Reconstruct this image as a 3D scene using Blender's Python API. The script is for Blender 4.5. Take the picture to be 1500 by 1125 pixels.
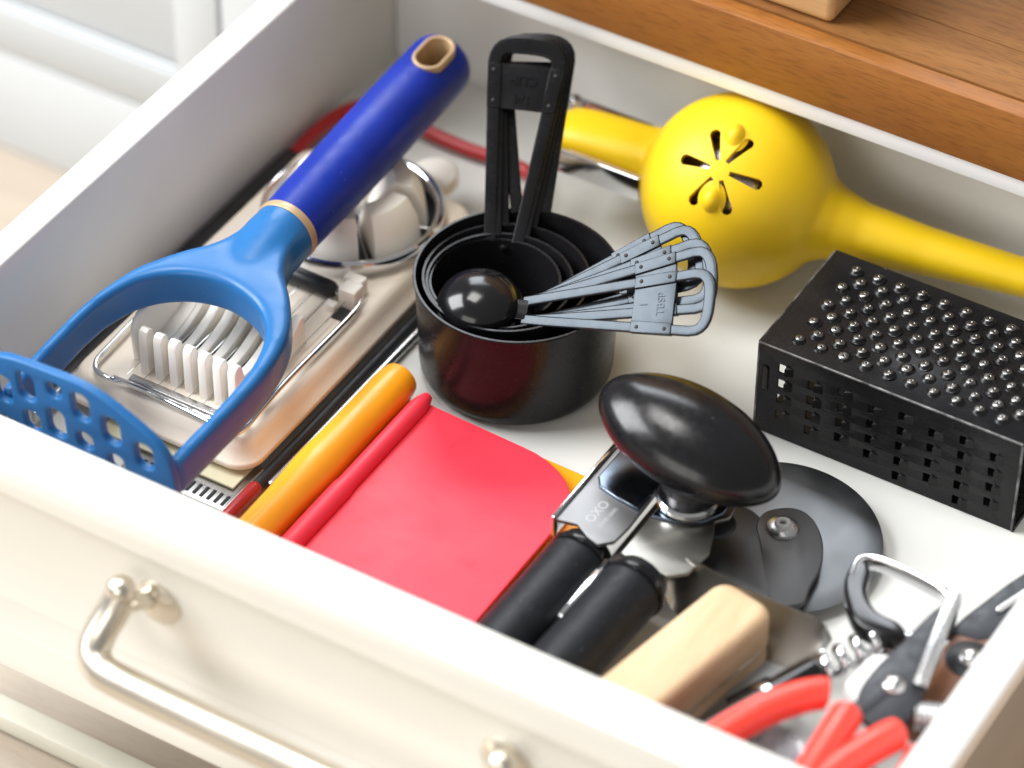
import bpy, bmesh, math, random
from mathutils import Vector, Matrix, noise
random.seed(7)
S = 0.001
scene = bpy.context.scene
for o in list(bpy.data.objects): bpy.data.objects.remove(o)
C = scene.collection

# ------------------------------------------------------------------ camera
cam_d = bpy.data.cameras.new('camera'); cam = bpy.data.objects.new('camera', cam_d); C.objects.link(cam)
r_ = Vector((0.85651325, 0.51603946, 0.00939888)); u_ = Vector((-0.35048052, 0.56816055, 0.74455154)); f_ = Vector((-0.3788779, 0.64101238, -0.66749882))
cam.matrix_world = Matrix(((r_.x, u_.x, -f_.x, 0.77897445), (r_.y, u_.y, -f_.y, -0.81989669), (r_.z, u_.z, -f_.z, 1.06549884), (0, 0, 0, 1)))
cam_d.sensor_width = 36; cam_d.lens = 5302.05 / 1500 * 36
cam_d.clip_start = 0.05; cam_d.clip_end = 60
cam_d.dof.use_dof = True
cam_d.dof.focus_distance = (Vector((0.20, 0.195, 0.055)) - cam.matrix_world.translation).dot(f_)
cam_d.dof.aperture_fstop = 4.2
scene.camera = cam

# ------------------------------------------------------------------ light
w = bpy.data.worlds.new('World'); scene.world = w; w.use_nodes = True
w.node_tree.nodes['Background'].inputs[0].default_value = (1.0, 0.985, 0.97, 1)
w.node_tree.nodes['Background'].inputs[1].default_value = 0.35
def area(name, loc, target, sx, sy, power, color):
    d = bpy.data.lights.new(name, 'AREA'); d.shape = 'RECTANGLE'; d.size = sx; d.size_y = sy; d.energy = power; d.color = color
    o = bpy.data.objects.new(name, d); C.objects.link(o); o.location = loc
    o.rotation_euler = (Vector(target) - Vector(loc)).to_track_quat('-Z', 'Y').to_euler()
    return o
area('window_light', (-2.93, -1.11, 2.85), (0.2, 0.18, 0.0), 2.4, 2.7, 400, (0.97, 0.985, 1.0))
area('far_window_light', (-0.95, 2.2, 2.05), (0.2, 0.15, 0.0), 1.5, 1.1, 62, (0.90, 0.95, 1.0))
area('ceiling_light', (-0.35, 0.25, 2.4), (0.15, 0.2, 0.0), 0.8, 0.8, 33, (1.0, 0.985, 0.96))
area('room_light', (0.2, -2.4, 1.2), (0.2, 0.0, 0.0), 1.6, 1.2, 26, (1.0, 0.955, 0.88))
scene.view_settings.view_transform = 'Standard'; scene.view_settings.look = 'None'
scene.view_settings.exposure = -0.15; scene.view_settings.gamma = 1.0
scene.render.engine = 'CYCLES'

# ------------------------------------------------------------------ materials
def ramp(nt, stops):
    n = nt.nodes.new('ShaderNodeValToRGB'); e = n.color_ramp.elements
    e[0].position, e[0].color = stops[0][0], (*stops[0][1], 1); e[1].position, e[1].color = stops[-1][0], (*stops[-1][1], 1)
    for p, c in stops[1:-1]:
        x = e.new(p); x.color = (*c, 1)
    return n
def mat(name, col, rough=0.4, metal=0.0, var=0.06, nscale=60, bump=0.0, bscale=900, coat=0.0, ior=1.5, rvar=0.08, trans=0.0, sss=0.0, aniso=None, rscale=None, speck=None):
    m = bpy.data.materials.new(name); m.use_nodes = True; nt = m.node_tree; b = nt.nodes['Principled BSDF']
    tc = nt.nodes.new('ShaderNodeTexCoord')
    n = nt.nodes.new('ShaderNodeTexNoise'); n.inputs['Scale'].default_value = nscale; n.inputs['Detail'].default_value = 6
    mp = nt.nodes.new('ShaderNodeMapping'); nt.links.new(tc.outputs['Object'], mp.inputs[0]); nt.links.new(mp.outputs[0], n.inputs['Vector'])
    if aniso: mp.inputs['Scale'].default_value = aniso
    c0 = tuple(max(0, c * (1 - var)) for c in col); c1 = tuple(min(1, c * (1 + var)) for c in col)
    rp = ramp(nt, [(0.3, c0), (0.7, c1)]); nt.links.new(n.outputs['Fac'], rp.inputs[0]); nt.links.new(rp.outputs[0], b.inputs['Base Color'])
    n2 = nt.nodes.new('ShaderNodeTexNoise'); n2.inputs['Scale'].default_value = rscale or nscale * 2.3; n2.inputs['Detail'].default_value = 8; nt.links.new(mp.outputs[0], n2.inputs['Vector'])
    mr = nt.nodes.new('ShaderNodeMapRange'); mr.inputs['From Min'].default_value = 0.3; mr.inputs['From Max'].default_value = 0.7
    mr.inputs['To Min'].default_value = max(0.02, rough - rvar); mr.inputs['To Max'].default_value = min(1, rough + rvar)
    nt.links.new(n2.outputs['Fac'], mr.inputs['Value']); nt.links.new(mr.outputs[0], b.inputs['Roughness'])
    if speck:
        sc_, col2, amt, th = speck
        n4 = nt.nodes.new('ShaderNodeTexNoise'); n4.inputs['Scale'].default_value = sc_; n4.inputs['Detail'].default_value = 2; nt.links.new(tc.outputs['Object'], n4.inputs['Vector'])
        r4 = ramp(nt, [(th, (0, 0, 0)), (th + 0.04, (amt, amt, amt))]); nt.links.new(n4.outputs['Fac'], r4.inputs[0])
        mx = nt.nodes.new('ShaderNodeMix'); mx.data_type = 'RGBA'; nt.links.new(r4.outputs[0], mx.inputs['Factor']); nt.links.new(rp.outputs[0], mx.inputs['A']); mx.inputs['B'].default_value = (*col2, 1)
        nt.links.new(mx.outputs['Result'], b.inputs['Base Color'])
    b.inputs['Metallic'].default_value = metal; b.inputs['IOR'].default_value = ior
    b.inputs['Coat Weight'].default_value = coat; b.inputs['Transmission Weight'].default_value = trans
    if sss:
        b.inputs['Subsurface Weight'].default_value = sss; b.inputs['Subsurface Radius'].default_value = (0.004, 0.003, 0.002); b.inputs['Subsurface Scale'].default_value = 1.0
    if bump:
        n3 = nt.nodes.new('ShaderNodeTexNoise'); n3.inputs['Scale'].default_value = bscale; n3.inputs['Detail'].default_value = 4
        nt.links.new(mp.outputs[0], n3.inputs['Vector'])
        bp = nt.nodes.new('ShaderNodeBump'); bp.inputs['Strength'].default_value = bump; bp.inputs['Distance'].default_value = 0.0004
        nt.links.new(n3.outputs['Fac'], bp.inputs['Height']); nt.links.new(bp.outputs[0], b.inputs['Normal'])
    return m
def wood(name, dark, mid, light, axis=0, scale=1.0, rough=0.45, stretch=14, bump=0.12, pores=True):
    m = bpy.data.materials.new(name); m.use_nodes = True; nt = m.node_tree; b = nt.nodes['Principled BSDF']
    tc = nt.nodes.new('ShaderNodeTexCoord'); mp = nt.nodes.new('ShaderNodeMapping'); nt.links.new(tc.outputs['Object'], mp.inputs[0])
    sc = [stretch, stretch, stretch]; sc[axis] = 1.0
    mp.inputs['Scale'].default_value = [s * scale for s in sc]
    n = nt.nodes.new('ShaderNodeTexNoise'); n.inputs['Scale'].default_value = 5; n.inputs['Detail'].default_value = 9; n.inputs['Roughness'].default_value = 0.65; n.inputs['Distortion'].default_value = 0.6
    nt.links.new(mp.outputs[0], n.inputs['Vector'])
    rp = ramp(nt, [(0.25, dark), (0.5, mid), (0.75, light)]); nt.links.new(n.outputs['Fac'], rp.inputs[0])
    mp2 = nt.nodes.new('ShaderNodeMapping'); nt.links.new(tc.outputs['Object'], mp2.inputs[0]); s2 = [900, 900, 900]; s2[axis] = 90; mp2.inputs['Scale'].default_value = s2
    n2 = nt.nodes.new('ShaderNodeTexNoise'); n2.inputs['Scale'].default_value = 1.0; n2.inputs['Detail'].default_value = 3; nt.links.new(mp2.outputs[0], n2.inputs['Vector'])
    rp2 = ramp(nt, [(0.36, (0.45, 0.42, 0.4) if pores else (0.88, 0.86, 0.84)), (0.5, (1, 1, 1))]); nt.links.new(n2.outputs['Fac'], rp2.inputs[0])
    mx = nt.nodes.new('ShaderNodeMix'); mx.data_type = 'RGBA'; mx.blend_type = 'MULTIPLY'; mx.inputs['Factor'].default_value = 0.45
    nt.links.new(rp.outputs[0], mx.inputs['A']); nt.links.new(rp2.outputs[0], mx.inputs['B']); nt.links.new(mx.outputs['Result'], b.inputs['Base Color'])
    b.inputs['Roughness'].default_value = rough
    bp = nt.nodes.new('ShaderNodeBump'); bp.inputs['Strength'].default_value = bump; bp.inputs['Distance'].default_value = 0.0005
    nt.links.new(n2.outputs['Fac'], bp.inputs['Height']); nt.links.new(bp.outputs[0], b.inputs['Normal'])
    return m
M = {}
M['white'] = mat('drawer white paint', (0.78, 0.78, 0.76), 0.36, var=0.025, nscale=14, bump=0.05, bscale=350)
M['bottom'] = mat('drawer bottom laminate', (0.63, 0.63, 0.60), 0.42, var=0.05, nscale=11, bump=0.03, bscale=500, speck=(260, (0.42, 0.36, 0.28), 0.45, 0.755))
M['cream'] = mat('cream cabinet paint', (0.82, 0.80, 0.735), 0.42, var=0.02, nscale=12, bump=0.06, bscale=260)
M['side'] = mat('bare drawer side', (0.62, 0.48, 0.36), 0.5, var=0.08, nscale=30, aniso=(1, 0.1, 1))
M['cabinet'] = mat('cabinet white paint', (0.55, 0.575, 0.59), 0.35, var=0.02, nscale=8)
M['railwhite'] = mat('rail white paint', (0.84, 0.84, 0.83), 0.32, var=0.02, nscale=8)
M['floor'] = wood('tan floor boards', (0.36, 0.30, 0.235), (0.42, 0.355, 0.285), (0.47, 0.40, 0.325), axis=0, pores=False)
M['pale'] = mat('pale painted edge', (0.58, 0.56, 0.47), 0.5, var=0.05)
M['counter'] = wood('oiled worktop', (0.25, 0.082, 0.012), (0.32, 0.12, 0.02), (0.37, 0.15, 0.03), axis=0, scale=1.2, rough=0.5, stretch=8)
M['counter2'] = wood('oiled worktop pale', (0.18, 0.068, 0.016), (0.235, 0.098, 0.025), (0.28, 0.125, 0.035), axis=0, scale=1.2, stretch=8, rough=0.62)
M['counter2'].node_tree.nodes['Principled BSDF'].inputs['IOR'].default_value = 1.32
M['block'] = wood('honey block', (0.5, 0.27, 0.10), (0.62, 0.37, 0.16), (0.70, 0.46, 0.22), axis=0, scale=1.0, pores=False)
M['nickel'] = mat('brushed nickel', (0.72, 0.67, 0.58), 0.30, metal=1, var=0.01, nscale=15, rvar=0.015)
M['black'] = mat('black anodised metal', (0.008, 0.008, 0.009), 0.25, var=0.2, nscale=60, bump=0.015, bscale=1500, ior=1.30, rvar=0.05, rscale=250, speck=(500, (0.28, 0.28, 0.28), 0.35, 0.76))
M['blacksatin'] = mat('black satin', (0.016, 0.016, 0.018), 0.36, var=0.3, nscale=90, bump=0.04, bscale=2000, rvar=0.08)
M['spoonsteel'] = mat('black gloss spoon handle', (0.016, 0.017, 0.02), 0.21, metal=0.0, ior=1.40, var=0.06, nscale=90, rvar=0.05, bump=0.02, bscale=1200)
M['spoonsteel'].node_tree.nodes['Principled BSDF'].inputs['Specular Tint'].default_value = (0.74, 0.88, 1.0, 1)
M['blackrubber'] = mat('black rubber', (0.010, 0.011, 0.014), 0.46, ior=1.36, var=0.2, nscale=150, bump=0.06, bscale=1800, speck=(600, (0.25, 0.25, 0.26), 0.5, 0.745))
M['blackgloss'] = mat('black gloss plastic', (0.006, 0.006, 0.007), 0.16, var=0.2, nscale=80, ior=1.45, rvar=0.05, rscale=60)
M['yellow'] = mat('yellow enamel', (0.76, 0.50, 0.006), 0.48, ior=1.42, var=0.03, nscale=30, bump=0.03, bscale=700, rvar=0.05)
M['chrome'] = mat('chrome', (0.75, 0.76, 0.78), 0.10, metal=1, var=0.03, rvar=0.05)
M['steel'] = mat('brushed steel', (0.56, 0.56, 0.56), 0.27, metal=1, var=0.05, nscale=25, rvar=0.04, aniso=(1, 1, 1))
M['disc'] = mat('ground steel disc', (0.22, 0.23, 0.24), 0.32, metal=1, var=0.04, nscale=30, rvar=0.04)
M['darksteel'] = mat('dark grey coated steel', (0.020, 0.022, 0.026), 0.38, ior=1.38, metal=0.0, var=0.15, nscale=90)
M['guard'] = mat('grey guard', (0.05, 0.05, 0.052), 0.36, metal=0.2, var=0.06, nscale=30, rvar=0.04)
M['plate'] = mat('stamped steel plate', (0.24, 0.24, 0.245), 0.42, metal=1, var=0.05, nscale=25, rvar=0.04)
M['darkplate'] = mat('blue grey bright steel', (0.10, 0.12, 0.15), 0.2, metal=1, var=0.15, nscale=40, rvar=0.06)
M['plate2'] = mat('worn bright steel', (0.34, 0.33, 0.30), 0.34, metal=1, var=0.06, nscale=25, rvar=0.05)
M['etch'] = mat('etched mark', (0.42, 0.43, 0.43), 0.5, var=0.02)
M['worn'] = mat('worn bare steel', (0.22, 0.22, 0.215), 0.3, metal=1, var=0.25, nscale=300)
M['knobblack'] = mat('black knob plastic', (0.006, 0.006, 0.007), 0.22, var=0.2, nscale=40, ior=1.42, rvar=0.05, rscale=300, speck=(800, (0.3, 0.3, 0.3), 0.35, 0.75))
M['bladesteel'] = mat('blade steel', (0.42, 0.42, 0.40), 0.28, metal=1, var=0.06, nscale=12, rvar=0.03)
M['edge'] = mat('worn black edge', (0.13, 0.13, 0.13), 0.35, metal=0.5, var=1.0, nscale=140)
M['bluelight'] = mat('light blue nylon', (0.016, 0.125, 0.34), 0.34, ior=1.4, var=0.06, nscale=30, bump=0.03, bscale=800)
M['bluedark'] = mat('dark blue soft grip', (0.002, 0.020, 0.25), 0.38, ior=1.36, var=0.08, nscale=60, bump=0.05, bscale=1600, speck=(700, (0.35, 0.4, 0.6), 0.5, 0.74))
M['gold'] = mat('tan gold ring', (0.44, 0.31, 0.18), 0.38, metal=0.2, var=0.06)
M['goldhole'] = mat('bronze hanging hole', (0.34, 0.24, 0.13), 0.4, metal=0.3, var=0.1)
M['ivory'] = mat('ivory plastic', (0.85, 0.76, 0.645), 0.42, var=0.03, nscale=25, bump=0.03, bscale=600, sss=0.1)
M['ivory2'] = mat('pale ivory plastic', (0.93, 0.88, 0.80), 0.42, var=0.03, nscale=25, bump=0.03, bscale=600, sss=0.15)
M['red'] = mat('red silicone', (0.88, 0.035, 0.065), 0.50, var=0.04, nscale=30, bump=0.03, bscale=300, rvar=0.05, speck=(90, (0.62, 0.02, 0.04), 0.45, 0.66))
M['orange'] = mat('orange silicone', (1.0, 0.37, 0.012), 0.36, var=0.04, nscale=22, bump=0.04, bscale=500)
M['redtube'] = mat('dark red rubber coating', (0.36, 0.012, 0.014), 0.36, var=0.1, nscale=60, bump=0.06, bscale=900)
M['redgrip'] = mat('coral red vinyl', (0.86, 0.060, 0.040), 0.32, var=0.04, nscale=40, bump=0.03)
M['beech'] = wood('beech handle', (0.48, 0.31, 0.165), (0.60, 0.42, 0.25), (0.68, 0.51, 0.33), axis=1, scale=1.6, rough=0.68, stretch=6, pores=False, bump=0.06)
M['walnut'] = wood('walnut scale', (0.10, 0.035, 0.015), (0.19, 0.075, 0.035), (0.27, 0.12, 0.06), axis=1, scale=3, rough=0.45)
M['whiteplastic'] = mat('white plastic', (0.78, 0.77, 0.75), 0.3, var=0.03)
M['sheet'] = mat('yellowed card', (0.60, 0.56, 0.38), 0.5, var=0.05)
M['clear'] = mat('clear plastic wrap', (0.85, 0.85, 0.90), 0.12, var=0.02, trans=0.85, ior=1.35)
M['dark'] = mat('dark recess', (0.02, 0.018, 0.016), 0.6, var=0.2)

# ------------------------------------------------------------------ helpers (all coordinates in world millimetres)
BASE = {}
def thing(name, base, label, cat, group=None):
    o = bpy.data.objects.new(name, None); C.objects.link(o); o.empty_display_size = 0.01
    o.location = Vector(base) * S; o['label'] = label; o['category'] = cat
    if group: o['group'] = group
    BASE[o.name] = Vector(base) * S
    return o
def structure(o): o['kind'] = 'structure'; return o
def finish(me, smooth=35):
    if smooth:
        me.shade_smooth()
        me.set_sharp_from_angle(angle=math.radians(smooth))
def link(name, me, m, parent=None, smooth=35):
    o = bpy.data.objects.new(name, me); C.objects.link(o)
    if m: me.materials.clear(); me.materials.append(M[m] if isinstance(m, str) else m)
    finish(me, smooth)
    if parent:
        b = BASE[parent.name]; BASE[o.name] = b; me.transform(Matrix.Translation(-b)); o.parent = parent
    return o
def bake(me, mods):
    """evaluate modifiers on a mesh and return a new mesh"""
    o = bpy.data.objects.new('tmp', me); C.objects.link(o)
    for t, kw in mods:
        md = o.modifiers.new('m', t)
        for k, v in kw.items(): setattr(md, k, v)
    dg = bpy.context.evaluated_depsgraph_get(); dg.update()
    new = bpy.data.meshes.new_from_object(o.evaluated_get(dg))
    bpy.data.objects.remove(o); return new
def bool_cut(me, cutter, op='DIFFERENCE'):
    c = bpy.data.objects.new('cut', cutter); C.objects.link(c)
    out = bake(me, [('BOOLEAN', dict(object=c, operation=op, solver='EXACT'))])
    bpy.data.objects.remove(c); return out
def mesh(verts, faces):
    me = bpy.data.meshes.new('m'); me.from_pydata([Vector(v) * S for v in verts], [], faces); me.update(); return me
def fix(me):
    bm = bmesh.new(); bm.from_mesh(me); bmesh.ops.recalc_face_normals(bm, faces=bm.faces); bm.to_mesh(me); bm.free(); return me
def merge(*ms):
    bm = bmesh.new()
    for m in ms: bm.from_mesh(m)
    me = bpy.data.meshes.new('m'); bm.to_mesh(me); bm.free(); return me
def box_mesh(x0, x1, y0, y1, z0, z1, bev=0.8, seg=2):
    v = [(x, y, z) for z in (z0, z1) for y in (y0, y1) for x in (x0, x1)]
    me = mesh(v, [(0, 2, 3, 1), (4, 5, 7, 6), (0, 1, 5, 4), (2, 6, 7, 3), (0, 4, 6, 2), (1, 3, 7, 5)])
    if bev:
        bm = bmesh.new(); bm.from_mesh(me)
        bmesh.ops.bevel(bm, geom=bm.edges[:], offset=bev * S, segments=seg, profile=0.5, affect='EDGES'); bm.to_mesh(me); bm.free()
    return me
def catmull(pts, n=8, closed=False):
    P = [Vector(p) for p in pts]; out = []; N = len(P)
    rng = range(N) if closed else range(N - 1)
    for i in rng:
        if closed: a, b, c, d = P[(i - 1) % N], P[i], P[(i + 1) % N], P[(i + 2) % N]
        else: a, b, c, d = P[max(i - 1, 0)], P[i], P[i + 1], P[min(i + 2, N - 1)]
        for k in range(n):
            t = k / n
            out.append(0.5 * ((2 * b) + (c - a) * t + (2 * a - 5 * b + 4 * c - d) * t * t + (3 * b - a - 3 * c + d) * t ** 3))
    if not closed: out.append(P[-1])
    return out
def circ(r, n=16, sx=1, sy=1): return [(r * sx * math.cos(2 * math.pi * k / n), r * sy * math.sin(2 * math.pi * k / n)) for k in range(n)]
def rrect(w, h, r, n=4):
    out = []
    for cx, cy, a in ((w / 2 - r, h / 2 - r, 0), (-w / 2 + r, h / 2 - r, 90), (-w / 2 + r, -h / 2 + r, 180), (w / 2 - r, -h / 2 + r, 270)):
        for k in range(n + 1):
            t = math.radians(a + 90 * k / n); out.append((cx + r * math.cos(t), cy + r * math.sin(t)))
    return out
def sweep(path, sec, closed=False, scales=None, up=None, cap=True, roundcap=0):
    P = [Vector(p) for p in path]; N = len(P); K = len(sec); V = []; F = []
    prev = None
    for i, p in enumerate(P):
        if closed: t = P[(i + 1) % N] - P[i - 1]
        else: t = P[min(i + 1, N - 1)] - P[max(i - 1, 0)]
        t.normalize()
        if up is not None: n = Vector(up) - t * Vector(up).dot(t)
        elif prev is None: n = Vector((0, 0, 1)) - t * t.z if abs(t.z) < 0.9 else Vector((1, 0, 0)) - t * t.x
        else: n = prev - t * prev.dot(t)
        n.normalize(); prev = n; b = t.cross(n)
        s = scales[i] if scales else 1.0
        sx, sy = s if isinstance(s, tuple) else (s, s)
        for (a, c) in sec: V.append(p + b * (a * sx) + n * (c * sy))
    R = N if closed else N - 1
    for i in range(R):
        j = (i + 1) % N
        for k in range(K): F.append((i * K + k, i * K + (k + 1) % K, j * K + (k + 1) % K, j * K + k))
    if cap and not closed:
        F.append(tuple(range(K))[::-1]); F.append(tuple((N - 1) * K + k for k in range(K)))
    return fix(mesh(V, F))
def rod(a, b, r, n=14, rnd=True):
    a, b = Vector(a), Vector(b); d = (b - a); L = d.length; d.normalize()
    if rnd:
        path = [a, a + d * r * .15, a + d * r * .5, a + d * r, b - d * r, b - d * r * .5, b - d * r * .15, b]; sc = [.35, .62, .9, 1, 1, .9, .62, .35]
    else: path = [a, b]; sc = [1, 1]
    return sweep(path, circ(r, n), scales=sc)
def lathe(profile, center=(0, 0, 0), n=48, axis=None, arc=None):
    V = []; F = []; K = len(profile); c = Vector(center)
    if axis is None: ax = Vector((0, 0, 1))
    else: ax = Vector(axis).normalized()
    e1 = ax.orthogonal().normalized() if axis is not None else Vector((1, 0, 0)); e2 = ax.cross(e1)
    for i in range(n):
        t = 2 * math.pi * i / n; d = e1 * math.cos(t) + e2 * math.sin(t)
        for r, z in profile: V.append(c + d * r + ax * z)
    for i in range(n):
        j = (i + 1) % n
        for k in range(K - 1): F.append((i * K + k, j * K + k, j * K + k + 1, i * K + k + 1))
    me = mesh(V, F); bm = bmesh.new(); bm.from_mesh(me); bmesh.ops.remove_doubles(bm, verts=bm.verts, dist=1e-6)
    bmesh.ops.recalc_face_normals(bm, faces=bm.faces); bm.to_mesh(me); bm.free(); return me
def flat(outline, holes=(), thick=2.0, bev=0.3, frame=None, res=2):
    """flat plate from a 2D outline with holes; frame = (origin, ex, ey) in mm"""
    cu = bpy.data.curves.new('c', 'CURVE'); cu.dimensions = '2D'; cu.fill_mode = 'BOTH'
    cu.extrude = max(thick / 2 - bev, 0.01) * S; cu.bevel_depth = bev * S; cu.bevel_resolution = res; cu.offset = -bev * S
    for loop in [outline] + list(holes):
        sp = cu.splines.new('POLY'); sp.points.add(len(loop) - 1); sp.use_cyclic_u = True
        for q, p in zip(sp.points, loop): q.co = (p[0] * S, p[1] * S, 0, 1)
    o = bpy.data.objects.new('c', cu); C.objects.link(o); dg = bpy.context.evaluated_depsgraph_get(); dg.update()
    me = bpy.data.meshes.new_from_object(o.evaluated_get(dg)); bpy.data.objects.remove(o)
    if frame:
        og, ex, ey = Vector(frame[0]), Vector(frame[1]).normalized(), Vector(frame[2]).normalized(); ez = ex.cross(ey)
        me.transform(Matrix(((ex.x, ey.x, ez.x, og.x * S), (ex.y, ey.y, ez.y, og.y * S), (ex.z, ey.z, ez.z, og.z * S), (0, 0, 0, 1))))
    bm = bmesh.new(); bm.from_mesh(me); bmesh.ops.remove_doubles(bm, verts=bm.verts, dist=2e-6); bmesh.ops.recalc_face_normals(bm, faces=bm.faces); bm.to_mesh(me); bm.free()
    return me
def text_mesh(s, size, frame, thick=0.25, align='CENTER'):
    cu = bpy.data.curves.new('t', 'FONT'); cu.body = s; cu.size = size * S; cu.extrude = thick * S; cu.align_x = align; cu.align_y = 'CENTER'
    o = bpy.data.objects.new('t', cu); C.objects.link(o); dg = bpy.context.evaluated_depsgraph_get(); dg.update()
    me = bpy.data.meshes.new_from_object(o.evaluated_get(dg)); bpy.data.objects.remove(o)
    og, ex, ey = Vector(frame[0]), Vector(frame[1]).normalized(), Vector(frame[2]).normalized(); ez = ex.cross(ey)
    me.transform(Matrix(((ex.x, ey.x, ez.x, og.x * S), (ex.y, ey.y, ez.y, og.y * S), (ex.z, ey.z, ez.z, og.z * S), (0, 0, 0, 1))))
    return me
def ball(c, r, sx=1, sy=1, sz=1, u=32, v=20):
    bm = bmesh.new(); bmesh.ops.create_uvsphere(bm, u_segments=u, v_segments=v, radius=r * S)
    me = bpy.data.meshes.new('m'); bm.to_mesh(me); bm.free()
    me.transform(Matrix.Translation(Vector(c) * S) @ Matrix.Diagonal((sx, sy, sz, 1))); return me
def stadium(cx, cy, w, h, n=6):
    return [(cx + x, cy + y) for x, y in rrect(w, h, min(w, h) / 2 - 0.01, n)]
def rr2(cx, cy, w, h, r, n=4): return [(cx + x, cy + y) for x, y in rrect(w, h, r, n)]

# ------------------------------------------------------------------ setting: floor, cabinet, worktop
o = link('floor', box_mesh(-1500, 1500, -1600, 400, -150, -128, 0), 'floor', None, 0); structure(o)

cab = thing('white_cabinet', (-400, 345, -128), 'white panelled cabinet front left of the open drawer', 'cabinet')
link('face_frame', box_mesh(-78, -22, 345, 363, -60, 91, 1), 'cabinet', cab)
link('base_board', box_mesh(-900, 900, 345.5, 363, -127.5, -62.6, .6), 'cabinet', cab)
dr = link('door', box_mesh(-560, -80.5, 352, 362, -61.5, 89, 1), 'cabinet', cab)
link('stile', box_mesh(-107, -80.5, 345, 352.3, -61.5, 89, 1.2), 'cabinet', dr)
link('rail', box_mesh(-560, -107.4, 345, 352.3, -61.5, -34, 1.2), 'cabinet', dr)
link('moulding', sweep([(-560, 350, -33), (-109.6, 350, -33), (-109.6, 350, 89)], circ(1.4, 10)), 'cabinet', dr)
link('top_rail', box_mesh(-900, 900, 333, 352, 91.5, 100.6, 0.6), 'railwhite', cab)

wt = thing('worktop', (200, 330, 101), 'thick brown oiled wooden worktop above the back of the drawer', 'worktop')
link('front_board', box_mesh(-900, 900, 331, 341, 101, 134.6, 1.0), 'counter', wt)
link('plank', box_mesh(-900, 900, 341.6, 372, 101, 135.2, 0.6), 'counter2', wt)
link('plank', box_mesh(-900, 900, 372.5, 640, 101, 135, 0.6), 'counter2', wt)

bk = thing('wooden_block', (190, 400, 135.4), 'corner of honey coloured wooden block standing on the worktop', 'block')
link('body', box_mesh(90, 249, 345, 440, 135.4, 240, 3.5, 4), 'block', bk)

lo = thing('lower_drawer_front', (225, 15, -127), 'pale blurred lower drawer front under the open drawer', 'drawer')
link('panel', box_mesh(-60, 470, 7, 19, -126.8, -116, 2), 'pale', lo)

# ------------------------------------------------------------------ the open drawer
dw = thing('open_drawer', (225, 190, -41), 'open white drawer with cream front and nickel pull holding kitchen tools', 'drawer')
link('bottom_panel', box_mesh(-8, 458, -4, 390, -6, 0, 0), 'bottom', dw, 0)
link('side_panel', box_mesh(-14, 0, -2, 396, -12, 84, 1.4, 3), 'white', dw)
link('side_panel', box_mesh(450, 465.6, -2, 396, -12, 84, 1.4, 3), 'white', dw)
link('side_lining', box_mesh(465.9, 467.5, -1, 396, -12, 82.5, 0.5), 'side', dw)
link('back_panel', box_mesh(0.2, 449.8, 382, 394, -6, 83, 1), 'white', dw)
# front: moulded frame with recessed field
def front_panel():
    X0, X1 = -34, 484; prof = []
    yf, yr = -22, -16
    V = []; F = []
    def ring(x0, x1, z0, z1, y): 
        i = len(V); V.extend([(x0, y, z0), (x1, y, z0), (x1, y, z1), (x0, y, z1)]); return i
    rs = [ring(X0 + 2, X1 - 2, -39, 82, 0.0 - 0.0), ring(X0, X1, -41, 84, -1.5), ring(X0, X1, -41, 84, yf + 1.3), ring(X0 + .4, X1 - .4, -40.6, 83.6, yf + 0.4), ring(X0 + 1.3, X1 - 1.3, -39.7, 82.7, yf),
          ring(X0 + 19, X1 - 19, -17, 65.5, yf), ring(X0 + 21, X1 - 21, -14.5, 63.8, yf + 1.0), ring(X0 + 27, X1 - 27, -6, 60, yr - .6), ring(X0 + 29, X1 - 29, -3.5, 58.6, yr)]
    for a, b in zip(rs, rs[1:]):
        for k in range(4): F.append((a + k, a + (k + 1) % 4, b + (k + 1) % 4, b + k))
    F.append((rs[0], rs[0] + 3, rs[0] + 2, rs[0] + 1)); F.append(tuple(rs[-1] + k for k in range(4)))
    return fix(mesh(V, F))
link('front_panel', front_panel(), 'cream', dw, 50)
hd = link('pull_handle', sweep(catmull([(134, -30, 47), (132.5, -34, 41), (130.5, -40, 34), (131, -46, 28.5), (135.5, -50, 25.5), (144, -51.5, 24.3), (180, -52, 24), (222, -52, 24), (264, -52, 24), (300, -51.5, 24.3), (308.5, -50, 25.5), (313, -46, 28.5), (313.5, -40, 34), (311.5, -34, 41), (310, -30, 47)], 8), circ(7.0, 20)), 'nickel', dw, 50)
for x, dx in ((134, 12), (310, -12)):
    link('ball_end', merge(ball((x, -30, 50), 6.2), rod((x, -30, 48), (x, -30, 38), 4.6)), 'nickel', hd, 60)
    link('rosette', lathe([(0, 4.2), (4, 4.2), (7.5, 3.4), (10.6, 1.6), (11, 0), (0, 0)], (x + dx * .6, -15.8, 35), 40, axis=(0, -1, 0)), 'nickel', hd, 40)
    link('stem', rod((x + dx * .55, -14, 36), (x, -31, 43), 4.3), 'nickel', hd, 60)

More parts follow.
